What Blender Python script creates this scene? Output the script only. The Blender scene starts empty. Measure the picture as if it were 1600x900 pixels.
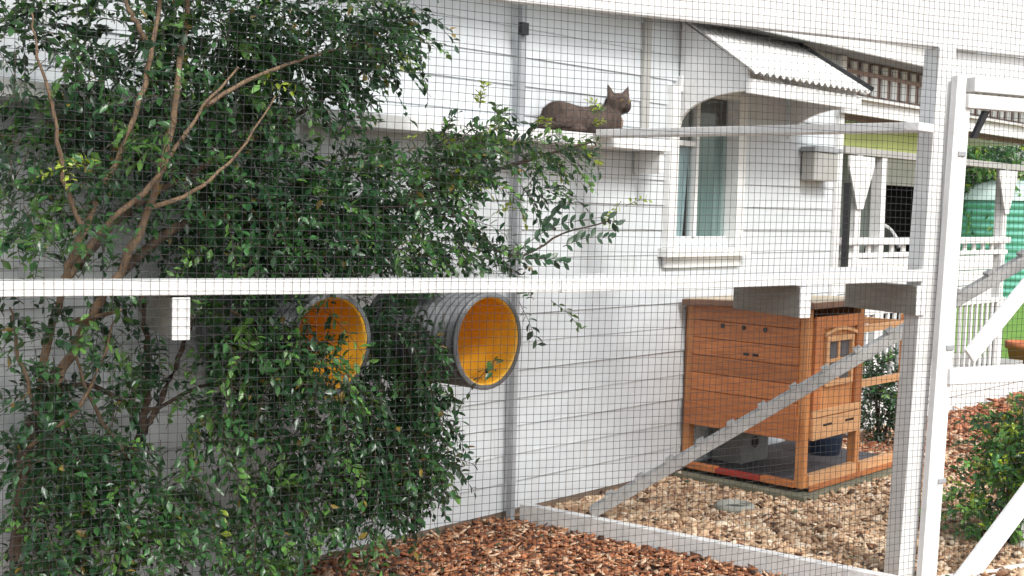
import bpy, bmesh, math, random
import numpy as np
from mathutils import Vector, Matrix, noise
random.seed(7); rng = np.random.default_rng(11)
sc = bpy.context.scene
col = sc.collection
PI = math.pi

# ------------------------------------------------------------------ camera
FPX, ROLL, HY, EYE = 2000.0, 0.027, 317.0, 1.6          # focal length and horizon in photo pixels (1600 wide)
PITCH = math.atan((450 - HY) / FPX)
R_ = Vector((1, 0, 0)); F_ = Vector((0, math.cos(PITCH), -math.sin(PITCH))); D_ = Vector((0, -math.sin(PITCH), -math.cos(PITCH)))
EYEP = Vector((0, 0, EYE))
cam = bpy.data.cameras.new('camera'); cam.sensor_width = 36; cam.lens = 36 * FPX / 1600
cam.clip_start = 0.05; cam.clip_end = 3000
cam_o = bpy.data.objects.new('camera', cam); col.objects.link(cam_o); sc.camera = cam_o
cx = R_ * math.cos(ROLL) - D_ * math.sin(ROLL); cy = -(R_ * math.sin(ROLL) + D_ * math.cos(ROLL)); cz = -F_
cam_o.matrix_world = Matrix(((cx.x, cy.x, cz.x, 0), (cx.y, cy.y, cz.y, 0), (cx.z, cy.z, cz.z, EYE), (0, 0, 0, 1)))

# ------------------------------------------------------------------ light
SUN_EL, SUN_H = math.radians(44), Vector((0.50, -0.87, 0)).normalized()      # where the sun stands
wd = bpy.data.worlds.new('World'); sc.world = wd; wd.use_nodes = True
nt = wd.node_tree; bg = nt.nodes['Background']
sky = nt.nodes.new('ShaderNodeTexSky'); sky.sky_type = 'NISHITA'; sky.sun_disc = False
sky.sun_elevation = SUN_EL; sky.sun_rotation = math.atan2(SUN_H.x, SUN_H.y)
sky.air_density = 1.2; sky.dust_density = 3.0; sky.ozone_density = 1.0
hz = nt.nodes.new('ShaderNodeHueSaturation'); hz.inputs['Saturation'].default_value = .38          # thin bright overcast
nt.links.new(sky.outputs[0], hz.inputs['Color']); nt.links.new(hz.outputs[0], bg.inputs[0]); bg.inputs[1].default_value = 0.15
sl = bpy.data.lights.new('sun', 'SUN'); sl.energy = 1.5; sl.angle = math.radians(14); sl.color = (1, .97, .93)
so = bpy.data.objects.new('sun', sl); col.objects.link(so)
sd = Vector((SUN_H.x * math.cos(SUN_EL), SUN_H.y * math.cos(SUN_EL), math.sin(SUN_EL)))
so.rotation_euler = (-sd).to_track_quat('-Z', 'Y').to_euler()
sc.view_settings.view_transform = 'Standard'; sc.view_settings.look = 'None'; sc.view_settings.gamma = 1
sc.view_settings.use_curve_mapping = False; sc.view_settings.exposure = 0.72

# ------------------------------------------------------------------ measuring helpers
def ray(u, v):
    du, dv = u - 800, v - 450
    a = math.cos(ROLL) * du + math.sin(ROLL) * dv; b = -math.sin(ROLL) * du + math.cos(ROLL) * dv
    return R_ * (a / FPX) + D_ * (b / FPX) + F_
def G(u, v, z=0.0):
    d = ray(u, v); return EYEP + d * ((z - EYE) / d.z)
def at(u, v, y):                                   # the point at a given distance ahead
    d = ray(u, v); return EYEP + d * (y / d.y)
TH_W = math.radians(48.122); OW = Vector((0.0308, 6.4271, 0))           # house wall: x along it, y into it
TH_F = math.radians(26.977); OF = Vector((1.7537, 5.4535, 0))           # mesh front of the enclosure
XW = Vector((math.cos(TH_W), math.sin(TH_W), 0)); YW = Vector((-XW.y, XW.x, 0))
XF = Vector((math.cos(TH_F), math.sin(TH_F), 0)); YF = Vector((-XF.y, XF.x, 0))
def wpt(x, y, z): return OW + XW * x + YW * y + Vector((0, 0, z))
def fpt(x, y, z): return OF + XF * x + YF * y + Vector((0, 0, z))
def hit(u, v, O, N):
    d = ray(u, v); return EYEP + d * ((O - EYEP).dot(N) / d.dot(N))
def between(u, v, t):                              # t = 0 on the mesh front, 1 on the house wall
    a, b = hit(u, v, OF, YF), hit(u, v, OW, YW); return a.lerp(b, t)

# ------------------------------------------------------------------ object helpers
def link(o, parent=None):
    col.objects.link(o)
    if parent is not None: o.parent = parent
    return o
def tag(o, label=None, cat=None, group=None, kind=None):
    if label: o['label'] = label
    if cat: o['category'] = cat
    if group: o['group'] = group
    if kind: o['kind'] = kind
    return o
def empty(name, loc, rz=0.0, **k):
    o = bpy.data.objects.new(name, None); o.location = loc; o.rotation_euler = (0, 0, rz); o.empty_display_size = .1
    return tag(link(o), **k)
def obj(name, bm, mat, parent=None, smooth=False, bevel=0.0):
    me = bpy.data.meshes.new(name)
    bmesh.ops.recalc_face_normals(bm, faces=bm.faces[:])
    bm.to_mesh(me); bm.free(); me.materials.append(mat)
    if smooth: me.polygons.foreach_set('use_smooth', [True] * len(me.polygons))
    o = link(bpy.data.objects.new(name, me), parent)
    if bevel:
        m = o.modifiers.new('bevel', 'BEVEL'); m.width = bevel; m.segments = 2; m.limit_method = 'ANGLE'
    return o
def mesh_np(name, V, Fc, mat, parent=None, colr=None, smooth=False):
    me = bpy.data.meshes.new(name); V = np.asarray(V, np.float32); Fc = np.asarray(Fc, np.int32); k = Fc.shape[1]
    me.vertices.add(len(V)); me.vertices.foreach_set('co', V.ravel())
    me.loops.add(Fc.size); me.loops.foreach_set('vertex_index', Fc.ravel())
    me.polygons.add(len(Fc)); me.polygons.foreach_set('loop_start', np.arange(0, Fc.size, k, dtype=np.int32))
    me.polygons.foreach_set('loop_total', np.full(len(Fc), k, np.int32))
    if smooth: me.polygons.foreach_set('use_smooth', np.ones(len(Fc), bool))
    me.update(calc_edges=True)
    if colr is not None:
        ca = me.color_attributes.new('tone', 'FLOAT_COLOR', 'POINT')
        c4 = np.ones((len(V), 4), np.float32); c4[:, :3] = colr; ca.data.foreach_set('color', c4.ravel())
    me.materials.append(mat); me.validate()
    return link(bpy.data.objects.new(name, me), parent)
def box(bm, x0, x1, y0, y1, z0, z1, M=None):
    vs = [bm.verts.new((x, y, z)) for x in (x0, x1) for y in (y0, y1) for z in (z0, z1)]
    if M is not None:
        for v in vs: v.co = M @ v.co
    for f in ((0, 1, 3, 2), (4, 6, 7, 5), (0, 4, 5, 1), (2, 3, 7, 6), (0, 2, 6, 4), (1, 5, 7, 3)): bm.faces.new([vs[i] for i in f])
    return vs
def B(name, x0, x1, y0, y1, z0, z1, mat, parent=None, bevel=0.002):
    bm = bmesh.new(); box(bm, x0, x1, y0, y1, z0, z1); return obj(name, bm, mat, parent, bevel=bevel)
def beam(name, a, b, w, h, mat, parent=None, up=Vector((0, 0, 1)), bevel=.003, side=None):
    a, b = Vector(a), Vector(b); d = (b - a); L = d.length; d.normalize()
    s = (side.normalized() if side is not None else d.cross(up).normalized()); u = s.cross(d).normalized()
    bm = bmesh.new(); vs = []
    for q in (a, b):
        for i, j in ((-1, -1), (1, -1), (1, 1), (-1, 1)): vs.append(bm.verts.new(q + s * (i * w / 2) + u * (j * h / 2)))
    for f in ((0, 1, 2, 3), (7, 6, 5, 4), (0, 4, 5, 1), (1, 5, 6, 2), (2, 6, 7, 3), (3, 7, 4, 0)): bm.faces.new([vs[i] for i in f])
    return obj(name, bm, mat, parent, bevel=bevel)
def prism(bm, pts, y0, y1):                        # outline in x,z pulled along y
    a = [bm.verts.new((x, y0, z)) for x, z in pts]; b = [bm.verts.new((x, y1, z)) for x, z in pts]
    n = len(pts); bm.faces.new(a); bm.faces.new(b[::-1])
    for i in range(n): bm.faces.new((a[i], b[i], b[(i + 1) % n], a[(i + 1) % n]))
def tube(bm, pts, rad, n=8, cap=True):
    pts = [Vector(p) for p in pts]; rings = []; ref = Vector((0.3, 0.2, 1)).normalized()
    for i, p in enumerate(pts):
        d = (pts[min(i + 1, len(pts) - 1)] - pts[max(i - 1, 0)]).normalized()
        s = d.cross(ref)
        if s.length < .1: s = d.cross(Vector((1, 0, 0)))
        s.normalize(); t = d.cross(s)
        r = rad[i] if isinstance(rad, (list, tuple)) else rad
        rings.append([bm.verts.new(p + (s * math.cos(2 * PI * k / n) + t * math.sin(2 * PI * k / n)) * r) for k in range(n)])
    for a, b in zip(rings, rings[1:]):
        for k in range(n): bm.faces.new((a[k], a[(k + 1) % n], b[(k + 1) % n], b[k]))
    if cap: bm.faces.new(rings[0][::-1]); bm.faces.new(rings[-1])
def lathe(bm, prof, n=24, M=None):
    rings = []
    for r, z in prof:
        rings.append([bm.verts.new((r * math.cos(2 * PI * k / n), r * math.sin(2 * PI * k / n), z)) for k in range(n)])
    for a, b in zip(rings, rings[1:]):
        for k in range(n): bm.faces.new((a[k], a[(k + 1) % n], b[(k + 1) % n], b[k]))
    if M is not None: bm.transform(M)
    return rings
def norm(a): return a / (np.linalg.norm(a, axis=-1, keepdims=True) + 1e-9)
def smooth_path(pts, n=6):
    pts = [Vector(p) for p in pts]; out = []
    for i in range(len(pts) - 1):
        p0, p1, p2, p3 = pts[max(i - 1, 0)], pts[i], pts[i + 1], pts[min(i + 2, len(pts) - 1)]
        for k in range(n):
            t = k / n
            out.append(.5 * ((2 * p1) + (p2 - p0) * t + (2 * p0 - 5 * p1 + 4 * p2 - p3) * t * t + (3 * p1 - p0 - 3 * p2 + p3) * t ** 3))
    out.append(pts[-1]); return out

# ------------------------------------------------------------------ materials
def mat(name, c, rough=.6, vary=.15, scale=6, stretch=(1, 1, 1), c2=None, bump=0.0, bscale=60, metal=0, coord='Object', spec=.5, detail=6, dirt=None, dstretch=(7, 7, .7), damt=.5, var=0.0):
    m = bpy.data.materials.new(name); m.use_nodes = True; t = m.node_tree; b = t.nodes['Principled BSDF']
    b.inputs['Roughness'].default_value = rough; b.inputs['Metallic'].default_value = metal
    b.inputs['Specular IOR Level'].default_value = spec
    tc = t.nodes.new('ShaderNodeTexCoord'); mp = t.nodes.new('ShaderNodeMapping'); mp.inputs['Scale'].default_value = stretch
    t.links.new(tc.outputs[coord], mp.inputs[0])
    nz = t.nodes.new('ShaderNodeTexNoise'); nz.inputs['Scale'].default_value = scale; nz.inputs['Detail'].default_value = detail
    nz.inputs['Roughness'].default_value = .65
    t.links.new(mp.outputs[0], nz.inputs[0])
    rp = t.nodes.new('ShaderNodeValToRGB'); lo = [x * (1 - vary) for x in c] if c2 is None else c2
    rp.color_ramp.elements[0].color = (*lo, 1); rp.color_ramp.elements[1].color = (*c, 1)
    rp.color_ramp.elements[0].position = .3; rp.color_ramp.elements[1].position = .68
    t.links.new(nz.outputs[0], rp.inputs[0]); out = rp.outputs[0]
    if dirt:
        ge = t.nodes.new('ShaderNodeTexCoord'); m2 = t.nodes.new('ShaderNodeMapping'); m2.inputs['Scale'].default_value = dstretch; t.links.new(ge.outputs['Object'], m2.inputs[0])
        n3 = t.nodes.new('ShaderNodeTexNoise'); n3.inputs['Scale'].default_value = 2.2; n3.inputs['Detail'].default_value = 8; n3.inputs['Roughness'].default_value = .7; t.links.new(m2.outputs[0], n3.inputs[0])
        r3 = t.nodes.new('ShaderNodeValToRGB'); r3.color_ramp.elements[0].position = .52; r3.color_ramp.elements[0].color = (0, 0, 0, 1); r3.color_ramp.elements[1].position = .78; r3.color_ramp.elements[1].color = (damt, damt, damt, 1)
        t.links.new(n3.outputs[0], r3.inputs[0]); mx = t.nodes.new('ShaderNodeMix'); mx.data_type = 'RGBA'
        t.links.new(r3.outputs[0], mx.inputs[0]); t.links.new(out, mx.inputs[6]); mx.inputs[7].default_value = (*dirt, 1); out = mx.outputs[2]
    if var:
        oi = t.nodes.new('ShaderNodeObjectInfo'); mr = t.nodes.new('ShaderNodeMapRange'); mr.inputs[3].default_value = 1 - var; mr.inputs[4].default_value = 1 + var
        t.links.new(oi.outputs['Random'], mr.inputs[0]); hs = t.nodes.new('ShaderNodeHueSaturation'); t.links.new(mr.outputs[0], hs.inputs['Value']); t.links.new(out, hs.inputs['Color']); out = hs.outputs[0]
    t.links.new(out, b.inputs['Base Color'])
    if bump:
        n2 = t.nodes.new('ShaderNodeTexNoise'); n2.inputs['Scale'].default_value = bscale; n2.inputs['Detail'].default_value = 4
        t.links.new(mp.outputs[0], n2.inputs[0])
        bp = t.nodes.new('ShaderNodeBump'); bp.inputs['Strength'].default_value = bump; bp.inputs['Distance'].default_value = .01
        t.links.new(n2.outputs[0], bp.inputs['Height']); t.links.new(bp.outputs[0], b.inputs['Normal'])
    return m
def mat_tone(name, rough=.7, transl=0.0, spec=.5):
    m = bpy.data.materials.new(name); m.use_nodes = True; t = m.node_tree; b = t.nodes['Principled BSDF']
    b.inputs['Roughness'].default_value = rough; b.inputs['Specular IOR Level'].default_value = spec
    a = t.nodes.new('ShaderNodeAttribute'); a.attribute_name = 'tone'; t.links.new(a.outputs['Color'], b.inputs['Base Color'])
    if transl:
        tr = t.nodes.new('ShaderNodeBsdfTranslucent'); mx = t.nodes.new('ShaderNodeMixShader'); mx.inputs[0].default_value = transl
        hs = t.nodes.new('ShaderNodeHueSaturation'); hs.inputs['Value'].default_value = 1.6; hs.inputs['Hue'].default_value = .47
        t.links.new(a.outputs['Color'], hs.inputs['Color']); t.links.new(hs.outputs[0], tr.inputs[0])
        t.links.new(b.outputs[0], mx.inputs[1]); t.links.new(tr.outputs[0], mx.inputs[2])
        t.links.new(mx.outputs[0], t.nodes['Material Output'].inputs[0])
    return m
M_WALL = mat('white_weatherboard_paint', (.63, .67, .695), .55, c2=(.55, .585, .61), scale=2.5, stretch=(1, 1, 5), bump=.12, bscale=40, dirt=(.40, .38, .34), damt=.45, var=.035)
M_WHITE = mat('white_timber_paint', (.80, .81, .81), .5, c2=(.70, .71, .705), scale=5, bump=.2, bscale=45, dirt=(.42, .40, .35), dstretch=(4, 4, 4), damt=.4)
M_OLDWHITE = mat('weathered_white_paint', (.74, .75, .75), .65, c2=(.58, .585, .58), scale=9, stretch=(1, 1, 1), bump=.3, bscale=60, dirt=(.27, .25, .21), dstretch=(5, 5, 5), damt=.6)
M_RAMP = mat('grey_weathered_plank', (.52, .52, .51), .75, c2=(.36, .36, .355), scale=8, stretch=(2, 2, 2), bump=.35, bscale=60, dirt=(.20, .19, .17), dstretch=(5, 5, 5), damt=.6, var=.08)
M_GREY = mat('grey_galvanised_post', (.36, .38, .40), .45, c2=(.27, .285, .30), scale=8, bump=.1)
M_JOIST = mat('joist_shade_grey', (.36, .355, .32), .8, c2=(.25, .245, .22), scale=6, stretch=(6, 1, 6), bump=.3)  # darker grey puts the shade on the joist sides into the colour
M_WIRE = mat('weathered_wire', (.055, .058, .06), .55, c2=(.028, .03, .032), scale=30, spec=.3)
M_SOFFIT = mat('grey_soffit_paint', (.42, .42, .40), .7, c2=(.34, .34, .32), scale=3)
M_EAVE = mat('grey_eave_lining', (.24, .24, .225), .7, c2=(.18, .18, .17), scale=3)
M_PLINTH = mat('brown_plinth', (.24, .18, .13), .85, c2=(.13, .10, .075), scale=7, bump=.4)
M_CEDAR = mat('orange_cedar', (.52, .19, .062), .5, c2=(.31, .10, .034), scale=5, stretch=(1.2, 1.2, 16), bump=.15, bscale=30, dirt=(.20, .075, .03), dstretch=(1.5, 1.5, 14), damt=.6, var=.2)
M_CEDAR_V = mat('orange_cedar_upright', (.60, .27, .10), .5, c2=(.40, .16, .055), scale=5, stretch=(16, 16, 1.2), bump=.15, bscale=30, dirt=(.24, .09, .035), dstretch=(14, 14, 1.5), damt=.5, var=.12)
M_CEDAR_L = mat('pale_cedar_sunlit_end', (.66, .38, .19), .55, c2=(.50, .25, .11), scale=6, stretch=(2, 2, 10), bump=.15)  # paler yellow, with the sunlight on the hutch end put into the colour
M_FELT = mat('brown_roof_felt', (.21, .115, .075), .85, c2=(.13, .075, .05), scale=14, bump=.4, bscale=120)
M_FELTTOP = mat('pale_roof_sheet', (.62, .54, .42), .75, c2=(.5, .42, .31), scale=9)
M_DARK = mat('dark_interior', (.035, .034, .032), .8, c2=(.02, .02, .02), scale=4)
M_SLATE = mat('hutch_floor_liner', (.11, .105, .115), .75, c2=(.07, .065, .07), scale=9)
M_RED = mat('red_base_trim', (.42, .045, .03), .5, c2=(.28, .03, .02), scale=8)
M_STONE = mat('mossy_paver', (.22, .21, .15), .9, c2=(.11, .115, .075), scale=7, bump=.6, bscale=40)
M_CONC = mat('pale_stone_bowl', (.40, .40, .36), .8, c2=(.24, .25, .21), scale=16, bump=.4)
M_PIPE = mat('grey_ribbed_pipe', (.20, .215, .225), .42, c2=(.13, .14, .15), scale=9, bump=.1)
M_LINER = mat('orange_pipe_lining', (.93, .54, .05), .45, c2=(.82, .38, .02), scale=7, dirt=(.45, .20, .03), dstretch=(3, 3, 3), damt=.6)
M_FUR = mat('brown_cat_fur', (.165, .125, .105), .9, c2=(.062, .046, .039), scale=11, stretch=(3.2, 1, .8), bump=.5, bscale=220, spec=.2)
M_FURPALE = mat('pale_cat_fur', (.36, .26, .21), .85, c2=(.24, .165, .13), scale=20, bump=.6, bscale=220)
M_EYE = mat('amber_eye', (.42, .30, .05), .12, c2=(.25, .19, .03), scale=60)
M_BLACK = mat('black_gloss', (.01, .01, .01), .25)
M_BARK = mat('brown_bark', (.10, .066, .044), .9, c2=(.036, .025, .018), scale=10, stretch=(4, 4, .8), bump=.9, bscale=60)
M_BARKL = mat('tan_bark', (.27, .18, .11), .88, c2=(.12, .08, .05), scale=10, stretch=(4, 4, .8), bump=.7, bscale=60)
M_LEAF = mat_tone('glossy_leaf', .30, .22, .6)
M_CHIP = mat_tone('bark_chip', .85, 0, .25)
M_PEB = mat_tone('pebble', .75, 0, .3)
M_SOIL = mat('brown_soil', (.19, .105, .065), .95, c2=(.09, .052, .035), scale=5, bump=.8, bscale=50)
M_LAWN = mat('lawn_grass_base', (.16, .32, .04), .9, c2=(.11, .23, .03), scale=3, bump=.6, bscale=90)
M_CURT = mat('blue_grey_curtain', (.50, .58, .60), .85, c2=(.24, .30, .32), scale=5, stretch=(9, 1, .5))
M_CURTG = mat('green_curtain', (.22, .29, .275), .8, c2=(.16, .22, .21), scale=5, stretch=(7, 1, .4))
M_BRONZE = mat('slats_and_shadow_brown', (.10, .07, .05), .6, c2=(.06, .045, .035), scale=9)
M_ROD = mat('black_metal_strip', (.03, .031, .033), .4, c2=(.018, .018, .02), scale=9, metal=.4)
M_CORR = mat('white_corrugated_sheet', (.70, .70, .68), .42, c2=(.66, .66, .65), scale=4)
M_BRICK = mat('brown_gable_wall', (.36, .25, .21), .8, c2=(.26, .18, .15), scale=5)
M_BLIND = mat('yellow_green_blind', (.42, .47, .16), .7, c2=(.33, .38, .12), scale=4)
M_TANK = mat('sea_green_tank', (.20, .55, .44), .5, c2=(.16, .47, .37), scale=4)
M_TANKTOP = mat('pale_tank_lid', (.62, .74, .72), .5, c2=(.5, .62, .6), scale=4)
M_POT = mat('terracotta', (.52, .17, .07), .75, c2=(.4, .12, .05), scale=12)
M_GWALL = mat('sage_wall', (.30, .34, .31), .7, c2=(.24, .27, .25), scale=3)
def glass(name, c=(.9, .95, .95)):
    m = bpy.data.materials.new(name); m.use_nodes = True; t = m.node_tree
    gl = t.nodes.new('ShaderNodeBsdfGlossy'); gl.inputs['Roughness'].default_value = .04; tr = t.nodes.new('ShaderNodeBsdfTransparent'); tr.inputs[0].default_value = (*c, 1)
    lw = t.nodes.new('ShaderNodeLayerWeight'); lw.inputs[0].default_value = .5; fr = t.nodes.new('ShaderNodeMath'); fr.operation = 'POWER'; fr.inputs[1].default_value = 4.0; t.links.new(lw.outputs['Facing'], fr.inputs[0])
    ad = t.nodes.new('ShaderNodeMath'); ad.operation = 'ADD'; ad.inputs[1].default_value = .04; t.links.new(fr.outputs[0], ad.inputs[0]); mx = t.nodes.new('ShaderNodeMixShader')
    t.links.new(ad.outputs[0], mx.inputs[0]); t.links.new(tr.outputs[0], mx.inputs[1]); t.links.new(gl.outputs[0], mx.inputs[2])
    t.links.new(mx.outputs[0], t.nodes['Material Output'].inputs[0]); return m
M_GLASS = glass('window_glass')

# ================================================================== SETTING
bm = bmesh.new(); box(bm, -400, 400, -400, 400, -.3, 0); gr = obj('ground', bm, M_SOIL); tag(gr, kind='structure')
def sheet(name, pts, z, m):
    bm = bmesh.new(); bm.faces.new([bm.verts.new((p[0], p[1], z)) for p in pts]); o = obj(name, bm, m); return tag(o, kind='structure')
lw = [wpt(7.7, 6.5, 0), wpt(7.7, -14, 0), wpt(120, -30, 0), wpt(120, 90, 0), wpt(7.7, 90, 0)]
sheet('lawn', lw, .004, M_LAWN)

# ------------------------------------------------------------------ house (x along wall, y into house)
house = empty('house', OW, TH_W, label='white weatherboard house wall with awning window and verandah beyond its corner', cat='house')
XL, XR, ZT = -5.2, 3.2, 2.66
WX0, WX1, WZ0, WZ1 = 1.30, 1.93, 1.40, 2.26       # window opening
EXP = .142
def board_bm(x0, x1, h):
    b = bmesh.new()
    prof = [(-.004, 0), (-.0182, 0), (-.0168, .006), (-.0090, h), (-.004, h)]
    a = [b.verts.new((x0, y, z)) for y, z in prof]; c = [b.verts.new((x1, y, z)) for y, z in prof]
    b.faces.new(a); b.faces.new(c[::-1])
    for i in range(5): b.faces.new((a[i], c[i], c[(i + 1) % 5], a[(i + 1) % 5]))
    return b
protos = {}
z = .05; k = 0
while z < ZT - .05:
    h = min(EXP + .012, ZT - z)
    if z + EXP < WZ0 - .02 or z > WZ1 + .02: spans = [(XL, XR)]
    else: spans = [(XL, WX0 - .03), (WX1 + .03, XR)]
    for sp in spans:
        cuts = [sp[0]]; 
        if sp[1] - sp[0] > 2.5:
            j = sp[0] + 1.2 + (k * 1.37) % 2.4
            while j < sp[1] - .7: cuts.append(j); j += 2.7 + .4 * ((k * 7) % 3)
        cuts.append(sp[1])
        for c0, c1 in zip(cuts, cuts[1:]):
            key = (round(c1 - c0, 2), round(h, 3))
            if key in protos: o = bpy.data.objects.new('weatherboard', protos[key]); link(o, house)
            else: o = obj('weatherboard', board_bm(0, c1 - c0 - .0015, h), M_WALL, house); protos[key] = o.data
            o.location = (c0, random.uniform(-.0022, .0016), z); o.rotation_euler = (0, random.uniform(-.0012, .0012), 0)
    z += EXP; k += 1
bm = bmesh.new()
box(bm, XL, WX0 - .01, 0, .1, 0.0, 2.9); box(bm, WX1 + .01, XR, 0, .1, 0, 2.9); box(bm, WX0 - .01, WX1 + .01, 0, .1, 0, WZ0 - .01); box(bm, WX0 - .01, WX1 + .01, 0, .1, WZ1 + .01, 2.9)
obj('wall_lining', bm, M_WALL, house)
B('plinth', XL, XR, -.012, -.002, -.02, .052, M_PLINTH, house)
B('corner_board', XR - .002, XR + .07, -.045, .1, 0, 2.66, M_WHITE, house)
B('side_wall', XR - .05, XR + .05, .102, 5.5, 0, 2.9, M_WALL, house)
B('grey_strip', .955, 1.02, -.036, -.012, 1.98, 2.65, M_SOFFIT, house)  # narrow grey upright on the wall left of the window
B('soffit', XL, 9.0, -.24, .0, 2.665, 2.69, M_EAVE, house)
B('fascia', XL, 9.0, -.27, -.242, 2.65, 2.84, M_WHITE, house)
bm = bmesh.new()
v = [bm.verts.new(p) for p in ((XL, -.36, 2.83), (9.0, -.36, 2.83), (9.0, 4, 4.6), (XL, 4, 4.6))]; bm.faces.new(v)
rf = obj('roof', bm, M_CORR, house); md = rf.modifiers.new('s', 'SOLIDIFY'); md.thickness = .03
# window
win = B('window_casing', WX0 - .09, WX0, -.05, .09, WZ0 - .03, WZ1 + .03, M_WHITE, house)
win.name = 'window'
B('frame', WX1, WX1 + .09, -.05, .09, WZ0 - .03, WZ1 + .03, M_WHITE, win)
B('frame', WX0, WX1, -.05, .09, WZ1, WZ1 + .09, M_WHITE, win)
B('sill', WX0 - .13, WX1 + .13, -.085, .06, WZ0 - .085, WZ0 - .032, M_WHITE, win)
B('apron', WX0 - .09, WX1 + .09, -.04, -.02, WZ0 - .15, WZ0 - .088, M_WHITE, win)
B('sash', WX0, WX1, .02, .06, WZ0 - .03, WZ0 + .03, M_WHITE, win)
XM = WX0 + .27
B('mullion', XM - .016, XM + .016, .005, .06, WZ0 + .03, WZ1, M_WHITE, win)
B('transom', WX0, XM - .016, .01, .05, WZ0 + .56, WZ0 + .59, M_WHITE, win)
B('blind_and_shadow', WX0 + .003, XM - .02, .044, .052, WZ0 + .60, WZ1, M_BRONZE, win)
for x0, x1 in ((WX0, XM - .016), (XM + .016, WX1)):
    B('pane', x0, x1, .034, .038, WZ0 + .03, WZ1, M_GLASS, win, bevel=0)
def curtain(x0, x1, z0, z1, m, amp, n, yb, taper=0):
    b = bmesh.new(); N = 60; rows = []
    for j in range(9):
        t = j / 8; zz = z0 + (z1 - z0) * t; row = []
        for i in range(N + 1):
            s = i / N; xx = x0 + (x1 - x0) * s; xx = xx + (x0 + (x1 - x0) * .35 - xx) * taper * (1 - t) ** 1.5
            row.append(b.verts.new((xx, yb + amp * math.sin(s * n * 2 * PI + .6 * math.sin(3 * t)) + amp * .4 * math.sin(s * n * 4.7 * PI), zz)))
        rows.append(row)
    for a, c in zip(rows, rows[1:]):
        for i in range(N): b.faces.new((a[i], a[i + 1], c[i + 1], c[i]))
    return obj('curtain', b, m, win, smooth=True)
curtain(WX0 + .005, XM - .02, WZ0 + .03, WZ0 + .58, M_CURT, .007, 5, .056, .25)
curtain(XM - .01, WX1 + .006, WZ0 + .03, WZ1, M_CURTG, .006, 5, .064)
B('blind_and_shadow', XM + .02, WX1 - .004, .044, .052, WZ0 + .66, WZ1, M_BRONZE, win)  # dark panel added for the shadowed interior behind the top of this pane
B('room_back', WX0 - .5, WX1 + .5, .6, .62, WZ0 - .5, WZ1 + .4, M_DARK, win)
# window hood: cheeks, corrugated sheet, fascia
hood = B('window_hood', 1.30, 2.61, -.50, -.475, 2.235, 2.315, M_WHITE, house)           # fascia
def cheek(x0, x1):
    b = bmesh.new(); pts = [(-.474, 2.25), (-.474, 2.37), (-.028, 2.66), (-.028, 2.06)]
    for i in range(1, 8):
        a = i / 8 * PI / 2; pts.append((-.028 - .446 * (1 - math.cos(a)), 2.06 + .19 * math.sin(a)))
    vs0 = [b.verts.new((x0, y, z)) for y, z in pts]; vs1 = [b.verts.new((x1, y, z)) for y, z in pts]; n = len(pts)
    b.faces.new(vs0); b.faces.new(vs1[::-1])
    for i in range(n): b.faces.new((vs0[i], vs1[i], vs1[(i + 1) % n], vs0[(i + 1) % n]))
    return obj('cheek_panel', b, M_WHITE, hood)
cheek(1.315, 1.34); cheek(2.56, 2.585)
bm = bmesh.new(); rows = []; NC = 150
for i in range(NC + 1):
    s = i / NC; w = .011 * math.cos(s * 2 * PI * 19)
    top = (1.29 + s * (2.50 - 1.29), -.027, 2.685 + w); bot = (1.27 + s * (2.66 - 1.27), -.535, 2.345 + w)
    rows.append([bm.verts.new(top), bm.verts.new(bot)])
for a, b in zip(rows, rows[1:]): bm.faces.new((a[0], b[0], b[1], a[1]))
cs = obj('corrugated_sheet', bm, M_CORR, hood, smooth=True); md = cs.modifiers.new('s', 'SOLIDIFY'); md.thickness = .002
beam('edge_strip', (2.51, -.03, 2.70), (2.68, -.54, 2.365), .018, .03, M_ROD, hood)
beam('flashing', (1.25, -.034, 2.70), (2.5, -.034, 2.715), .012, .018, M_ROD, hood)
for x in (1.7, 2.1, 2.45): beam('rafter', (x, -.46, 2.31), (x, -.05, 2.58), .035, .04, M_WHITE, hood)
# verandah beyond the corner
VX0, VX1 = XR + .08, 6.35
def vb(name, x0, x1, y0, y1, z0, z1, m=M_WHITE, parent=house): return B(name, x0, x1, y0, y1, z0, z1, m, parent)
vb('verandah_floor', VX0, 6.9, -.02, .9, .22, .30, M_SOFFIT)
for j in range(2): vb('skirt_board', VX0, 9.4, -.05 - .006 * j, -.03, .0 + j * .125, .118 + j * .125)
for j in range(3): vb('lining_board', VX0, 6.05, -.036, -.016, .90 + j * .125, 1.018 + j * .125)
nx = 28
for i in range(nx):
    x = VX0 + .05 + i * (VX1 - VX0 - .1) / (nx - 1); vb('picket', x - .018, x + .018, -.04, -.02, .30, .89)
vb('picket_rail', VX0, VX1, -.045, .0, .265, .298); vb('picket_rail', VX0, VX1, -.045, .0, .862, .898)
rl = vb('balustrade_rail', VX0, VX1, -.06, .02, 1.37, 1.42); vb('balustrade_rail', VX0, VX1, -.04, .0, 1.275, 1.31)
for i in range(16):
    x = VX0 + .1 + i * .19; vb('baluster', x - .03, x + .02, -.03, -.01, 1.31, 1.37)
def vpost(x, flare=True):
    p = vb('verandah_post', x - .04, x + .04, -.05, .03, .3, 2.0)
    if flare:
        b = bmesh.new(); prism(b, [(x - .042, 1.62), (x + .042, 1.62), (x + .10, 1.74), (x + .19, 1.92), (x + .19, 1.99), (x - .19, 1.99), (x - .19, 1.92), (x - .10, 1.74)], -.065, -.052)
        obj('capital_bracket', b, M_WHITE, p)
vpost(3.52); vpost(3.90, False); vpost(6.22, True)
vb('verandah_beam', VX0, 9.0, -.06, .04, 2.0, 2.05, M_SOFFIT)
vb('beam_end', 2.74, 3.06, -.12, -.03, 1.80, 1.985, M_SOFFIT)
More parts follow.
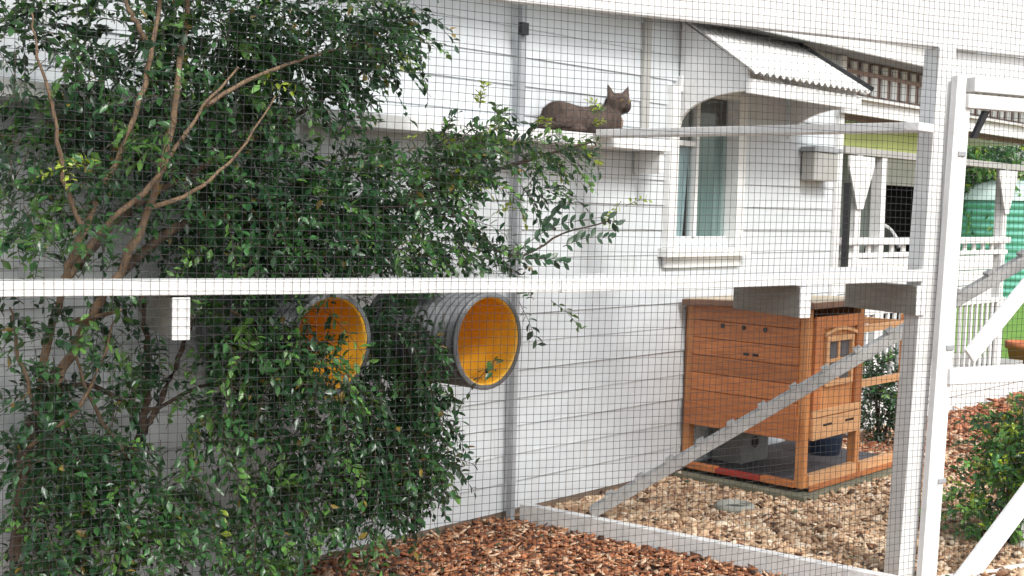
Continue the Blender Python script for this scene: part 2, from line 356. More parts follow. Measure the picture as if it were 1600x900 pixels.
vb('beam_end_cap', 2.72, 3.10, -.13, -.025, 1.988, 2.02, M_GREY)
vb('downpipe', XR + .075, XR + .11, -.1, -.06, 1.2, 1.80, M_ROD)
vb('blind', VX0, 5.4, .1, .12, 2.055, 2.24, M_BLIND)
vb('verandah_fascia', VX0 - .1, 9.0, -.09, -.06, 2.27, 2.38)
bm = bmesh.new(); v = [bm.verts.new(p) for p in ((VX0 - .1, -.13, 2.385), (9, -.13, 2.385), (9, .06, 2.43), (VX0 - .1, .06, 2.43))]; bm.faces.new(v)
o = obj('verandah_roof_edge', bm, M_WHITE, house); md = o.modifiers.new('s', 'SOLIDIFY'); md.thickness = .015
vb('gable_wall', VX0, 9.0, .07, .1, 2.25, 2.9, M_BRICK)
for i in range(34):
    x = VX0 + .12 + i * .16; vb('batten', x - .038, x + .038, .045, .065, 2.44, 2.66)
vb('batten_rail', VX0, 9.0, .035, .044, 2.57, 2.60, M_BRICK)
# verandah back wall and openings
vb('back_wall', VX0, 5.62, .9, 1.0, .3, 2.25, M_GWALL); vb('back_wall', 5.62, 6.75, .9, 1.0, 1.85, 2.25, M_WHITE); vb('back_wall', 5.62, 6.75, .9, 1.0, .3, 1.0, M_GWALL)
vb('back_wall', 6.75, 6.95, .9, 1.0, .3, 2.25, M_WHITE)
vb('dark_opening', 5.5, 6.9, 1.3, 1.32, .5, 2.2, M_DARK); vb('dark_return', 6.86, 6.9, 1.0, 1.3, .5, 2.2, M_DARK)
vb('door_frame', 5.58, 5.64, .86, .9, .3, 1.9, M_WHITE); vb('door_frame', 6.73, 6.79, .86, .9, .3, 1.9, M_WHITE); vb('wall_strip', 5.2, 5.36, .88, .898, .3, 2.2, M_WHITE)
vb('verandah_ceiling', VX0, 6.95, .12, 1.0, 2.24, 2.25, M_WHITE)
# chair on the verandah
ch = empty('verandah_chair', wpt(5.12, .5, .3), TH_W, label='dark verandah chair with pale curved back behind the white balustrade', cat='chair')
bm = bmesh.new(); arc = [(-.27 * math.cos(a), .0 + .06 * math.sin(a), .98 + .22 * math.sin(a)) for a in np.linspace(0.15, PI - .15, 13)]
tube(bm, arc, .022, 8); obj('back_rim', bm, M_WHITE, ch, smooth=True)
bm = bmesh.new(); prism(bm, [(x, z - .02) for x, y, z in arc] + [(.24, .45), (-.24, .45)], .03, .06); obj('backrest', bm, M_ROD, ch)
B('seat', -.26, .26, -.45, .02, .42, .47, M_ROD, ch)
for x in (-.23, .2):
    for y in (-.43, -.02): B('leg', x, x + .03, y, y + .03, 0, .42, M_ROD, ch)

# ------------------------------------------------------------------ enclosure front
enc = empty('enclosure_frame', OF, TH_F, label='white timber cat enclosure front with wire mesh over posts and top beam', cat='enclosure')
def fl(p): # world point to front-frame local
    q = p - OF; return Vector((q.dot(XF), q.dot(YF), p.z))
DOOR_X, LINT = .155, 2.13
beam('top_beam', (-6.2, .05, 2.43), (3.2, .05, 2.43), .045, .24, M_WHITE, enc, side=Vector((0, 1, 0)))
beam('post', (.0, .062, 0), (.095, .062, 2.308), .095, .09, M_WHITE, enc, side=Vector((1, 0, 0)))
beam('door_post', (.062, -.020, 0), (.130, -.020, 2.19), .054, .034, M_WHITE, enc, side=Vector((1, 0, 0)))
beam('lintel', (.176, -.034, 2.155), (1.4, -.034, 2.155), .062, .062, M_WHITE, enc, side=Vector((0, 1, 0)))
beam('door_post', (1.30, -.034, 0), (1.30, -.034, 2.122), .062, .062, M_WHITE, enc, side=Vector((1, 0, 0)))
beam('transom_board', (.10, .075, 2.25), (3.2, .075, 2.25), .02, .115, M_WHITE, enc, side=Vector((0, 1, 0)))
def wires(name, x0, x1, z0, z1, pitch, y, parent, rad=.00098, skip=None, seed=0):
    g = np.random.default_rng(seed); V = []; Q = []; base = 0
    def wob(s, ph): return .0055 * np.sin(s * 1.7 + ph[0]) + .0032 * np.sin(s * 4.1 + ph[1]) + .0012 * np.sin(s * 9.3 + ph[2])
    def run(horizontal, c, a, b):
        nonlocal base
        n = max(2, int((b - a) / .16) + 1); t = np.linspace(a, b, n)
        # neighbouring wires wander together, as one sheet of mesh does
        w = wob(t, (c * .9, c * 1.3 + 2, c * 2.1)) + g.normal(0, .0006, n)
        yy = y + .006 * np.sin(t * 2.1 + c * 1.3) * np.sin(c * 1.9 + 1)
        P = np.stack([t, yy - (.0006 if horizontal else 0), c + w], 1) if horizontal else np.stack([c + w, yy, t], 1)
        for i in range(3):
            a_ = 2 * PI * i / 3
            off = np.array([0, math.cos(a_), math.sin(a_)]) * rad if horizontal else np.array([math.cos(a_), math.sin(a_), 0]) * rad
            V.append(P + off)
        for i in range(3):
            j = (i + 1) % 3
            for k in range(n - 1): Q.append((base + i * n + k, base + i * n + k + 1, base + j * n + k + 1, base + j * n + k))
        base += 3 * n
    for c in np.arange(x0, x1, pitch):
        lo = z0
        if skip and c > skip[0]: lo = skip[1]
        run(False, c, lo, z1)
    for c in np.arange(z0 + .01, z1, pitch):
        hi = x1
        if skip and c < skip[1]: hi = skip[0]
        run(True, c, x0, hi)
    o = mesh_np(name, np.concatenate(V), Q, M_WIRE, parent); tag(o, kind='stuff'); return o
PITCHM = .0285
wires('wire_mesh', -4.4, 2.2, 0.0, 2.85, PITCHM, -.001, enc, skip=(.075, 2.16), seed=1)

# screen door
door = empty('screen_door', fpt(.17, -.034, 0), TH_F, label='white framed wire mesh screen door with diagonal braces at the picture edge', cat='door')
beam('stile', (-.060, .012, .03), (.002, .012, 2.115), .032, .026, M_WHITE, door, side=Vector((1, 0, 0)))
beam('stile', (1.08, 0, .03), (1.08, 0, 2.115), .05, .04, M_WHITE, door, side=Vector((1, 0, 0)))
for zc, h in ((2.085, .06), (.905, .07), (.0, .05)):
    beam('rail', (-.012 if zc > 1.5 else -.04, 0, zc), (1.052, 0, zc), .036, h, M_WHITE, door, side=Vector((0, 1, 0)))
beam('brace', (.0 + .06, -.022, .99), (1.0, -.022, 1.86), .02, .075, M_WHITE, door, side=Vector((0, 1, 0)))
beam('brace', (.07, -.024, -.10 + .08), (1.0, -.024, .86), .02, .11, M_WHITE, door, side=Vector((0, 1, 0)))
bm = bmesh.new(); prism(bm, [(.04, 1.93), (.065, 1.93), (.135, 2.05), (.105, 2.05)], .0, .02); obj('corner_brace', bm, M_ROD, door)
for zc in (.45, 1.03, 1.86): beam('hinge', (-.075 + .03 * zc / 2, -.006, zc), (-.03 + .03 * zc / 2, -.006, zc), .006, .022, M_GREY, door, side=Vector((0, 1, 0)))
wires('wire_mesh', -.04, 1.06, .05, 2.08, PITCHM, .022, door, seed=2)

# walkway along the front, on joists
wk = empty('cat_walkway', fpt(-2, .1, 1.28), TH_F, label='long white plank cat walkway on three joists behind the mesh', cat='walkway')
def P_(x, y, z): return Vector((x + 2, y - .1, z - 1.28))
bm = bmesh.new(); 
beam('front_board', P_(-6.0, .028, 1.303), P_(-1.762, .028, 1.303), .036, .047, M_WHITE, wk, side=Vector((0, 1, 0)))
beam('front_board', P_(-1.758, .029, 1.302), P_(.012, .029, 1.337), .036, .050, M_WHITE, wk, side=Vector((0, 1, 0)))
for y_ in (.128, .290):
    if y_ < .2: beam('plank', P_(-6.0, y_, 1.304), P_(-1.761, y_, 1.304), .158, .034, M_WHITE, wk, side=Vector((0, 1, 0)))
    beam('plank', P_(-1.759, y_, 1.302), P_(-.05, y_, 1.338), .158, .034, M_WHITE, wk, side=Vector((0, 1, 0)))
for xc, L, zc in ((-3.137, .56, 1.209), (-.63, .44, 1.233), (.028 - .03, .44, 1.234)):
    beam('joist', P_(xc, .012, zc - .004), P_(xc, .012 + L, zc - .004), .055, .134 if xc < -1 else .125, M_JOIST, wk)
    hh = .134 if xc < -1 else .125; beam('joist_end', P_(xc, .004, zc - .004), P_(xc, .0115, zc - .004), .057, hh + .002, M_WHITE, wk)  # lit end stays white against the shade-coloured joist

# pipes under the walkway
def pipe(name, u, v, y, L, label, rad=.187, yaw=0):
    c = at(u, v, y); e = empty(name, c, TH_W + yaw, label=label, cat='pipe tunnel', group='ribbed pipe tunnels hung below the walkway')
    M = Matrix.Rotation(-PI / 2, 4, 'X')           # z of the profile -> +y (towards the wall)
    b = bmesh.new(); prof = [(rad - .012, 0), (rad + .002, 0), (rad + .004, .012)]
    n = int(L / .036)
    for i in range(n):
        z0 = .022 + i * .036
        prof += [(rad - .012, z0), (rad - .012, z0 + .010), (rad + .004, z0 + .017), (rad + .004, z0 + .029)]
    prof += [(rad - .012, L), (rad - .012, L + .002)]
    lathe(b, prof, 40, M); obj('ribbed_shell', b, M_PIPE, e, smooth=True)
    b = bmesh.new(); lathe(b, [(rad - .012, .0005), (rad - .019, .002)] + [(rad - .019 - (.005 if i % 2 else 0), .012 + i * .018) for i in range(int((L - .03) / .018))] + [(rad - .019, L), (rad - .012, L)], 40, M); obj('lining', b, M_LINER, e, smooth=True)
    b = bmesh.new(); lathe(b, [(rad - .013, -.004), (rad + .004, -.004), (rad + .006, .002), (rad + .006, .009), (rad - .013, .001)], 40, M); obj('rim', b, M_PIPE, e, smooth=True)
    for s in (.12, L - .1):
        b = bmesh.new(); tube(b, [(-.02, s, rad - .002), (-.02, s, rad + .03)], .006, 6); obj('hanger_bolt', b, M_GREY, e)
pipe('drain_pipe', 763, 533, 4.98, .52, 'grey ribbed pipe tunnel with orange lining, fully open mouth beside the grey post')
pipe('drain_pipe', 518, 537, 4.72, .62, 'grey ribbed pipe tunnel half hidden by leaves in the tree')

# ------------------------------------------------------------------ partition from the wall to the front post
pa, pb = G(806, 800, .05), G(1402, 921, .05)
part = empty('partition_frame', (pa.x, pa.y, 0), 0, label='grey post and low white ground rail dividing bark from pebbles', cat='partition')
def pl(p): return Vector((p.x - pa.x, p.y - pa.y, p.z))
d_ = (pb - pa).normalized()
beam('ground_rail', pl(pa + d_ * .04), pl(pb), .05, .105, M_OLDWHITE, part)
tp = hit(817, 5, OW - YW * .07, YW); bt = wpt(0, -.07, 0); bt = hit(797, 815, OW - YW * .07, YW)
beam('post', pl(Vector((bt.x, bt.y, 0))), pl(Vector((tp.x, tp.y, 2.66))), .036, .03, M_GREY, part, side=XW)
cl = hit(818, 45, OW - YW * .1, YW); beam('clamp', pl(cl - Vector((0, 0, .03))), pl(cl + Vector((0, 0, .03))), .05, .03, M_ROD, part, side=XW)

# upper shelves
ledge = empty('wall_shelf', wpt(-2, -.1, 1.93), TH_W, label='long white shelf fixed to the wall above the tree branches', cat='shelf')
B('board', -3.2, 3.0, -.12, .07, -.03, .03, M_WHITE, ledge)
for x in (-2.4, -1.2, .4, 1.6, 2.9): B('bracket', x, x + .04, -.10, .07, -.15, -.032, M_WHITE, ledge)
sa, sb = hit(945, 209, OW - YW * .235, YW), at(1448, 199, 5.40)
shelf = empty('cat_shelf', (sa.x, sa.y, sa.z), 0, label='narrow white shelf board from the house wall to the front post past the cat', cat='shelf')
vdir_ = (sb - sa); vn = vdir_.normalized()
beam('board', Vector((0, 0, 0)), vdir_, .15, .036, M_OLDWHITE, shelf)

# ramp with cleats
ra, rb = G(925, 800, .05), at(1660, 372, 6.05)
ramp = empty('cat_ramp', (ra.x, ra.y, 0), 0, label='white plank cat ramp with cleats rising from the pebbles behind the corner post', cat='ramp')
def rl_(p): return Vector((p.x - ra.x, p.y - ra.y, p.z))
rdv = (rb - ra); L = rdv.length; rn = rdv.normalized()
beam('plank', rl_(ra), rl_(rb), .11, .052, M_RAMP, ramp)
B('prop', 0, .05, 0, .05, 0, rb.z - .04, M_OLDWHITE, ramp).location = (rl_(rb).x - .12, rl_(rb).y, 0)
up = rn.cross(Vector((0, 0, 1))).cross(rn).normalized(); sv = rn.cross(Vector((0, 0, 1))).normalized()
for i in range(14):
    c = ra + rn * (.12 + i * (L - .2) / 13.6) + up * .034
    beam('cleat', rl_(c - sv * .058), rl_(c + sv * .058), 0.04, .016, M_RAMP, ramp, up=up)

# ------------------------------------------------------------------ hutch
hu = empty('rabbit_hutch', wpt(1.463, -.83, 0), TH_W, label='orange cedar pet hutch with small paned window standing on pebbles', cat='hutch')
HL, HW, HZ = .66, .80, 1.06
HB = .07
# legs / corner posts
for x, y in ((0, 0), (0, HW - .05), (HL - .05, 0), (HL - .05, HW - .05)):
    B('corner_post', x, x + .05, y, y + .05, HB, HZ, M_CEDAR_V, hu)
# long side facing the camera's left: boards
nb = 7; z0 = .335; bh = (HZ - .005 - z0) / nb
for i in range(nb):
    o = B('side_board', -.012 + random.uniform(-.002, .002), .008, .052, HW - .052, z0 + i * bh + .0015, z0 + (i + 1) * bh - .0015, M_CEDAR, hu, bevel=.003)
B('skirting_board', -.022, -.013, .03, HW - .02, .335, .47, M_CEDAR, hu)
for y in (.26, .40, .54):
    bm = bmesh.new(); lathe(bm, [(0.0001, 0), (.013, 0), (.013, .006), (.0001, .006)], 12, Matrix.Translation((-.012, y, .93)) @ Matrix.Rotation(-PI / 2, 4, 'Y')); obj('air_hole', bm, M_BLACK, hu)
for y in (.30, .36): B('catch', -.02, -.012, y, y + .035, .775, .79, M_BLACK, hu)
# end facing the camera's right
B('end_panel', .052, HL - .052, -.004, .012, .345, HZ - .05, M_CEDAR_V, hu)
ed = B('end_door', .05, HL - .05, -.022, -.006, .46, .50, M_CEDAR_L, hu)
B('door_stile', .05, .13, -.022, -.006, .502, 1.02, M_CEDAR, ed); B('door_stile', HL - .13, HL - .05, -.022, -.006, .502, 1.02, M_CEDAR, ed)
B('door_rail', .132, HL - .132, -.022, -.006, .95, 1.02, M_CEDAR, ed)
wx0, wx1, wz0, wz1 = .20, HL - .2, .655, .875
for x0, x1 in ((wx0, (wx0 + wx1) / 2 - .012), ((wx0 + wx1) / 2 + .012, wx1)):
    for z0_, z1_ in ((wz0, (wz0 + wz1) / 2 - .012), ((wz0 + wz1) / 2 + .012, wz1)):
        B('window_pane', x0, x1, -.010, -.0045, z0_, z1_, M_SLATE, ed, bevel=0)
for a in ((wx0 - .03, wx0, wz0 - .03, wz1 + .03), (wx1, wx1 + .03, wz0 - .03, wz1 + .03), (wx0, wx1, wz1, wz1 + .03), (wx0, wx1, wz0 - .03, wz0)):
    B('window_trim', a[0], a[1], -.028, -.005, a[2], a[3], M_CEDAR_L, ed)
B('muntin', wx0, wx1, -.016, -.003, (wz0 + wz1) / 2 - .011, (wz0 + wz1) / 2 + .011, M_CEDAR_L, ed)
B('muntin', (wx0 + wx1) / 2 - .011, (wx0 + wx1) / 2 + .011, -.018, -.003, wz0, wz1, M_CEDAR_L, ed)
bm = bmesh.new(); pts = [(wx0 - .06, wz1 + .05)] + [(wx0 - .06 + (wx1 - wx0 + .12) * i / 10, wz1 + .05 + .03 * math.sin(PI * i / 10)) for i in range(11)]
pts = pts[1:] + [(x, z - .018) for x, z in reversed(pts[1:])]; prism(bm, pts, -.03, -.022); obj('arch_trim', bm, M_CEDAR_L, ed)
B('slot_rail', .05, HL - .05, -.026, -.004, .335, .455, M_CEDAR_L, hu)
for x in (.16, .42): B('finger_slot', x, x + .10, -.029, -.0262, .405, .418, M_BLACK, hu)
# base frame and floor
B('base_rail', -.01, .04, .05, .26, HB, HB + .035, M_CEDAR, hu); B('red_strip', -.008, .04, .262, .56, HB, HB + .028, M_RED, hu); B('base_rail', -.01, .04, .562, HW - .05, HB, HB + .035, M_CEDAR, hu); B('base_rail', .05, HL - .05, -.012, .03, HB, HB + .07, M_CEDAR_L, hu)
B('base_rail', HL, 1.26, -.012, .03, HB, HB + .06, M_CEDAR_L, hu); B('base_rail', .05, 1.26, -.02, -.013, HB - .02, HB + .012, M_CEDAR, hu)
B('floor_tray', .05, 1.24, .04, HW - .02, HB - .01, HB + .012, M_SLATE, hu)
B('shelf_floor', .05, HL - .05, .05, HW - .05, .33, .36, M_SLATE, hu)
B('back_panel', .0, 1.26, HW - .012, HW, .34, HZ, M_CEDAR, hu); B('inner_wall', HL - .012, HL, .05, HW - .05, .335, HZ, M_CEDAR_V, hu)
# run
for x, y in ((1.22, 0), (1.22, HW - .045)): B('run_post', x, x + .04, y, y + .04, HB, .98, M_CEDAR_V, hu)
B('run_rail', HL, 1.22, .0, .035, .90, .94, M_CEDAR_L, hu); B('run_rail', HL, 1.22, .0, .035, .575, .615, M_CEDAR_L, hu)
B('run_rail', 1.225, 1.255, .04, HW - .045, .90, .94, M_CEDAR_L, hu)
# roof sheet with overhang, slopes to the back
bm = bmesh.new(); M = Matrix.Translation((0, 0, HZ + .02)) @ Matrix.Rotation(math.radians(-2.5), 4, 'X')
box(bm, -.07, HL + .05, -.07, HW - .01, -.012, .022, M); ro = obj('roof', bm, M_FELT, hu, bevel=.004)
bm = bmesh.new(); box(bm, -.06, HL + .04, -.06, HW - .02, .0225, .027, M); obj('roof_sheet', bm, M_FELTTOP, ro)
# things in and under the hutch
sl_ = B('paving_slab', -.08, 1.36, -.06, .8, -.02, .045, M_STONE); sl_.location = wpt(1.463, -.83, 0); sl_.rotation_euler = (0, 0, TH_W); tag(sl_, 'mossy stone slab under the orange hutch', 'paving slab')
nb_ = empty('nest_box', wpt(1.463 + .22, -.55, HB + .013), TH_W, label='pale grey box with round hole inside the bottom of the hutch', cat='box')
B('body', .05, .36, .28, .48, 0, .19, M_EAVE, nb_); bm = bmesh.new(); lathe(bm, [(.0001, 0), (.035, 0), (.035, .004), (.0001, .004)], 16, Matrix.Translation((.2, .277, .12)) @ Matrix.Rotation(PI / 2, 4, 'X')); obj('hole', bm, M_BLACK, nb_)
tub = empty('feed_tub', wpt(1.463 + 1.0, -.40, HB + .012), TH_W, label='dark blue tub on the floor of the hutch run', cat='tub')
bm = bmesh.new(); lathe(bm, [(.0001, .01), (.12, .0), (.15, .2), (.158, .205), (.15, .21), (.14, .2), (.11, .02), (.0001, .02)], 24); obj('bowl', bm, mat('blue_plastic', (.05, .08, .14), .4), tub, smooth=True)
# stone bowl on the pebbles
bp = G(1148, 800, 0)
bowl = empty('water_bowl', (bp.x, bp.y, 0), 0, label='round grey stone water bowl on the pebbles before the hutch', cat='bowl')
bm = bmesh.new(); lathe(bm, [(.0001, -.01), (.085, -.01), (.105, .02), (.10, .045), (.085, .05), (.07, .042), (.058, .018), (.0001, .015)], 28); obj('rim', bm, M_CONC, bowl, smooth=True)
bm = bmesh.new(); lathe(bm, [(.0001, .027), (.0605, .027)], 28); obj('water', bm, M_BLACK, bowl)

# ------------------------------------------------------------------ cat
def make_cat():
    base = wpt(.345, -.125, 1.961)
    ang = TH_W
    e = empty('cat', base, ang, label='brown cat lying on the high white wall shelf with its head raised', cat='cat')
    b = bmesh.new()
    def ell(c, r, rot=None):
        M = Matrix.Translation(c)
        if rot is not None: M = M @ rot
        M = M @ Matrix.Diagonal((*r, 1)); bmesh.ops.create_icosphere(b, subdivisions=3, radius=1, matrix=M)
    # x = towards head, z = up, y = left of the cat
    N = 22
    for i in range(N):
        t = i / (N - 1); x = -.225 + .40 * t
        rz = .066 + .007 * math.exp(-((t - .08) / .22) ** 2) + .010 * math.exp(-((t - .85) / .18) ** 2); ry = rz * 1.06
        ell((x, 0, rz - .002), (.055, ry, rz))
    for s_ in (-1, 1):
        ell((-.205, s_ * .052, .050), (.085, .034, .052), Matrix.Rotation(math.radians(-18), 4, 'Y')); ell((-.14, s_ * .066, .016), (.062, .022, .017)); ell((.135, s_ * .045, .055), (.05, .03, .055))
    ell((.188, -.008, .115), (.052, .054, .066), Matrix.Rotation(math.radians(25), 4, 'Y'))
    H = Vector((.222, -.024, .162)); HR = Matrix.Rotation(math.radians(-100), 4, 'Z')
    def h(x, y, z): return H + HR @ Vector((x, y, z))
    ell(H, (.060, .068, .054), HR); ell(h(.042, 0, -.016), (.026, .026, .019), HR); ell(h(.012, -.034, -.014), (.035, .03, .03), HR); ell(h(.012, .034, -.014), (.035, .03, .03), HR)
    for a, c in (((.18, -.045, .028), (.30, -.05, .016)), ((.18, .035, .028), (.29, .04, .016))):
        a, c = Vector(a), Vector(c)
        for i in range(8): ell(a.lerp(c, i / 7), (.024, .02, .02))
    ell((.305, -.05, .015), (.022, .02, .015)); ell((.295, .04, .015), (.022, .02, .015))
    for i in range(16):
        t = i / 15; ell((-.29 - .04 * math.sin(t * 3), -.02 - .10 * t + .03 * math.sin(t * 5), .026 - .006 * t), (.022 - .006 * t, .02 - .006 * t, .019 - .005 * t))
    # ears
    for s, tw in ((-1, -.3), (1, .25)):
        w = (HR @ Vector((.25, s * 1.0, 0))).normalized(); nrm = Vector((0, 0, 1)).cross(w) * s; c = h(-.004, s * .042, .038)
        tip = h(-.006, s * .072, .096); p0 = c - w * .034 - Vector((0, 0, .006)); p1 = c + w * .026 - Vector((0, 0, .030))
        vs = [b.verts.new(q) for q in (p0 + nrm * .011, p1 + nrm * .011, tip + nrm * .005, p0 - nrm * .014, p1 - nrm * .014, tip - nrm * .008)]
        for f in ((0, 1, 2), (5, 4, 3), (0, 3, 4, 1), (1, 4, 5, 2), (2, 5, 3, 0)): b.faces.new([vs[i] for i in f])
    body = obj('body', b, M_FUR, e, smooth=True)
    r = body.modifiers.new('remesh', 'REMESH'); r.mode = 'VOXEL'; r.voxel_size = .0055; r.use_smooth_shade = True
    s = body.modifiers.new('smooth', 'SMOOTH'); s.iterations = 9; s.factor = .5
    bpy.context.view_layer.update(); dg = bpy.context.evaluated_depsgraph_get(); me = body.evaluated_get(dg).to_mesh()
    co = np.empty(len(me.vertices) * 3, np.float32); me.vertices.foreach_get('co', co); nr = np.empty_like(co); me.vertices.foreach_get('normal', nr)
    body.evaluated_get(dg).to_mesh_clear(); co, nr = co.reshape(-1, 3), nr.reshape(-1, 3); idx = rng.integers(0, len(co), 26000); P, Nn = co[idx], nr[idx]
    lay = norm(Nn * .45 + np.array((-1, 0, -.35)) + rng.normal(0, .25, P.shape)); Lh = np.where(P[:, 2] > .19, .004, rng.uniform(.008, .016, len(P)))[:, None]; Sd = norm(np.cross(lay, Nn)) * .0007
    P = P + rng.normal(0, .0015, P.shape) - Nn * .001; Vv = np.stack([P - Sd, P + Sd, P + lay * Lh], 1).reshape(-1, 3)
    tag(mesh_np('fur', Vv, np.arange(len(P) * 3).reshape(-1, 3), M_FUR, e), kind='stuff')
    for s in (-1, 1):
        b = bmesh.new(); bmesh.ops.create_uvsphere(b, u_segments=12, v_segments=8, radius=.0075, matrix=Matrix.Translation(h(.0525, s * .026, .010))); ey = obj('eye', b, M_EYE, e, smooth=True)
        b = bmesh.new(); bmesh.ops.create_uvsphere(b, u_segments=8, v_segments=6, radius=.0042, matrix=Matrix.Translation(h(.0575, s * .0265, .010))); obj('pupil', b, M_BLACK, ey, smooth=True)
    b = bmesh.new(); bmesh.ops.create_uvsphere(b, u_segments=10, v_segments=6, radius=.005, matrix=Matrix.Translation(h(.066, 0, -.008))); obj('nose', b, M_BLACK, e, smooth=True)
    b = bmesh.new(); bmesh.ops.create_icosphere(b, subdivisions=3, radius=1, matrix=Matrix.Translation((.222, -.022, .068)) @ Matrix.Diagonal((.028, .032, .042, 1))); obj('chest_fur', b, M_FURPALE, e, smooth=True)
make_cat()
bpy.data.objects['cat'].scale = (1.06, 1.06, 1.06)

# ------------------------------------------------------------------ tree
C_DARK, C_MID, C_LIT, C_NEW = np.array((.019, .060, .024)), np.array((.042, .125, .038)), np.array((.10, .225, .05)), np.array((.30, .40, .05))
class Leaves:
    def __init__(s): s.V = []; s.C = []; s.n = 0
    def add(s, P, D, U, L, W, colr):               # arrays: base, direction, up, length, width, colour
        S = np.cross(D, U); S /= np.linalg.norm(S, axis=1, keepdims=True) + 1e-9; N = np.cross(S, D)
        L = L[:, None]; W = W[:, None]
        v0 = P; v1 = P + D * L * .45 + S * W * .5 + N * W * .16; v2 = P + D * L * .45 - S * W * .5 + N * W * .16
        v3 = P + D * L * .5; v4 = P + D * L - N * L * .10; v5 = P + D * L * .78 + S * W * .30 + N * W * .05; v6 = P + D * L * .78 - S * W * .30 + N * W * .05
        s.V.append(np.stack([v0, v1, v5, v4, v6, v2, v3], 1).reshape(-1, 3)); s.C.append(np.repeat(colr, 7, 0)); s.n += len(P)
    def build(s, name, parent, origin):
        V = np.concatenate(s.V) - np.array(origin); C = np.concatenate(s.C); i = np.arange(s.n)[:, None] * 7
        Fc = np.concatenate([i + np.array([[0, 1, 6]]), i + np.array([[1, 2, 6]]), i + np.array([[2, 3, 6]]), i + np.array([[3, 4, 6]]), i + np.array([[4, 5, 6]]), i + np.array([[5, 0, 6]])])
        o = mesh_np(name, V, Fc, M_LEAF, parent, C); return tag(o, kind='stuff')
YFn, OFn, YWn, OWn = np.array(YF), np.array(OF), np.array(YW), np.array(OW)
XFn = np.array(XF)
def sprays(leaves, twigs, centre, radii, n, bias, mix, size=1.0, nl=(9, 15), keep=None, gain=1.0):
    """n leafy twigs through an ellipsoid; bias = drift direction; mix = shares of dark, mid, lit, new"""
    c = np.array(centre)
    for _ in range(n):
        q = rng.normal(size=3); q /= np.linalg.norm(q); q *= rng.random() ** .42
        p = c + q * np.array(radii)
        if keep is keep_in and noise.noise(Vector(p) * 6.5) + .5 * noise.noise(Vector(p) * 15) < -.20: continue        # clumps and gaps
        d = norm(rng.normal(size=3) * .75 + np.array(bias) + q * .5); Lt = rng.uniform(.09, .2) * size
        k = rng.integers(*nl); t = np.linspace(.15, 1, k)[:, None]
        sag = np.array((0, 0, -1)) * (t ** 2) * Lt * .35
        P = p + d * t * Lt + sag
        side = norm(np.cross(d, rng.normal(size=3))); alt = np.where(np.arange(k) % 2 == 0, 1, -1)[:, None]
        D = norm(d * .75 + side * alt * .9 + rng.normal(size=(k, 3)) * .28 + np.array((0, 0, -.25)))
        U = norm(np.array((0, 0, 1.0)) + rng.normal(size=(k, 3)) * .5)
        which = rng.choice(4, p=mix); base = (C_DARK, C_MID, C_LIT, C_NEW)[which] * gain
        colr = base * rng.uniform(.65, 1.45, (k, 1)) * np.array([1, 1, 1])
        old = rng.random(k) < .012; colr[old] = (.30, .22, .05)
        L = rng.uniform(.024, .050, k) * size; W = L * rng.uniform(.42, .56, k)
        if keep is not None:
            tip = P + D * L[:, None]; m = keep(P) & keep(tip)
            if not m.any(): continue
            P, D, U, L, W, colr = P[m], D[m], U[m], L[m], W[m], colr[m]
        leaves.add(P, D, U, L, W, colr)
        if keep is None or (keep((p + d * Lt)[None])[0] and keep(p[None])[0]): twigs.append((p, p + d * Lt * .5 - np.array((0, 0, Lt * .09)), p + d * Lt - np.array((0, 0, Lt * .33))))
def keep_in(P):
    a = (P - OFn) @ YFn; b = (P - OWn) @ YWn; z = P[:, 2]
    ok = (a > .02) & (b < -.035) & (z > .01)
    ok &= ~((a < np.where((P - OFn) @ XFn < -1.76, .23, .40)) & (z > 1.235) & (z < 1.39))               # the walkway
    ok &= ~((b > -.25) & (z > 1.88) & (z < 1.98))               # the wall shelf
    for pc, PL, rad in PIPES:
        q = P - pc; s = q @ YWn; rr = np.linalg.norm(q - s[:, None] * YWn, axis=1)
        ok &= ~((s > -.0) & (s < PL) & (rr < rad)) & ~((s > -.12) & (s <= 0) & (rr < rad * .6))
    return ok
PIPES = [(np.array(at(763, 533, 4.98)), .52, .2), (np.array(at(518, 537, 4.72)), .62, .2)]
tb = between(30, 905, .45); tb.z = 0
tree = empty('leafy_tree', tb, 0, label='dense dark green leafy tree growing between the wall and the mesh', cat='tree')
def branch(name, pts, r0, r1, m=M_BARK, parent=tree, n=8, org=tb, wob=.006):
    W = [between(u, v, t) if not isinstance(u, Vector) else u for u, v, t in pts]
    P = smooth_path([w - org for w in W], 5)
    P = [p + Vector((random.uniform(-wob, wob), random.uniform(-wob, wob), 0)) if 0 < i < len(P) - 1 else p for i, p in enumerate(P)]
    R = [r0 + (r1 - r0) * i / (len(P) - 1) for i in range(len(P))]
    R = [r * random.uniform(.9, 1.1) for r in R]
    b = bmesh.new(); tube(b, P, R, n); return obj(name, b, m, parent, smooth=True)
T0 = (tb - Vector((0, 0, .05)), 0, 0)
branch('trunk', [T0, (32, 800, .45), (45, 690, .45), (60, 640, .45), (90, 575, .45)], .031, .024, M_BARK)
branch('trunk', [(58, 650, .45), (110, 555, .45), (150, 480, .45), (188, 425, .42), (232, 325, .28), (262, 230, .22), (278, 130, .22), (290, 40, .25), (300, -60, .3)], .018, .008, M_BARKL)
branch('branch', [(60, 640, .42), (75, 540, .42), (98, 445, .42), (130, 360, .26), (190, 230, .16), (232, 110, .16), (250, 10, .18), (256, -60, .2)], .015, .006, M_BARKL)
branch('branch', [(98, 445, .42), (140, 385, .33), (190, 330, .22), (240, 285, .16), (275, 228, .14), (320, 165, .14), (372, 105, .16)], .013, .004, M_BARKL)
branch('branch', [(234, 75, .17), (215, 40, .16), (200, 10, .16), (190, -40, .16)], .010, .006, M_BARKL)
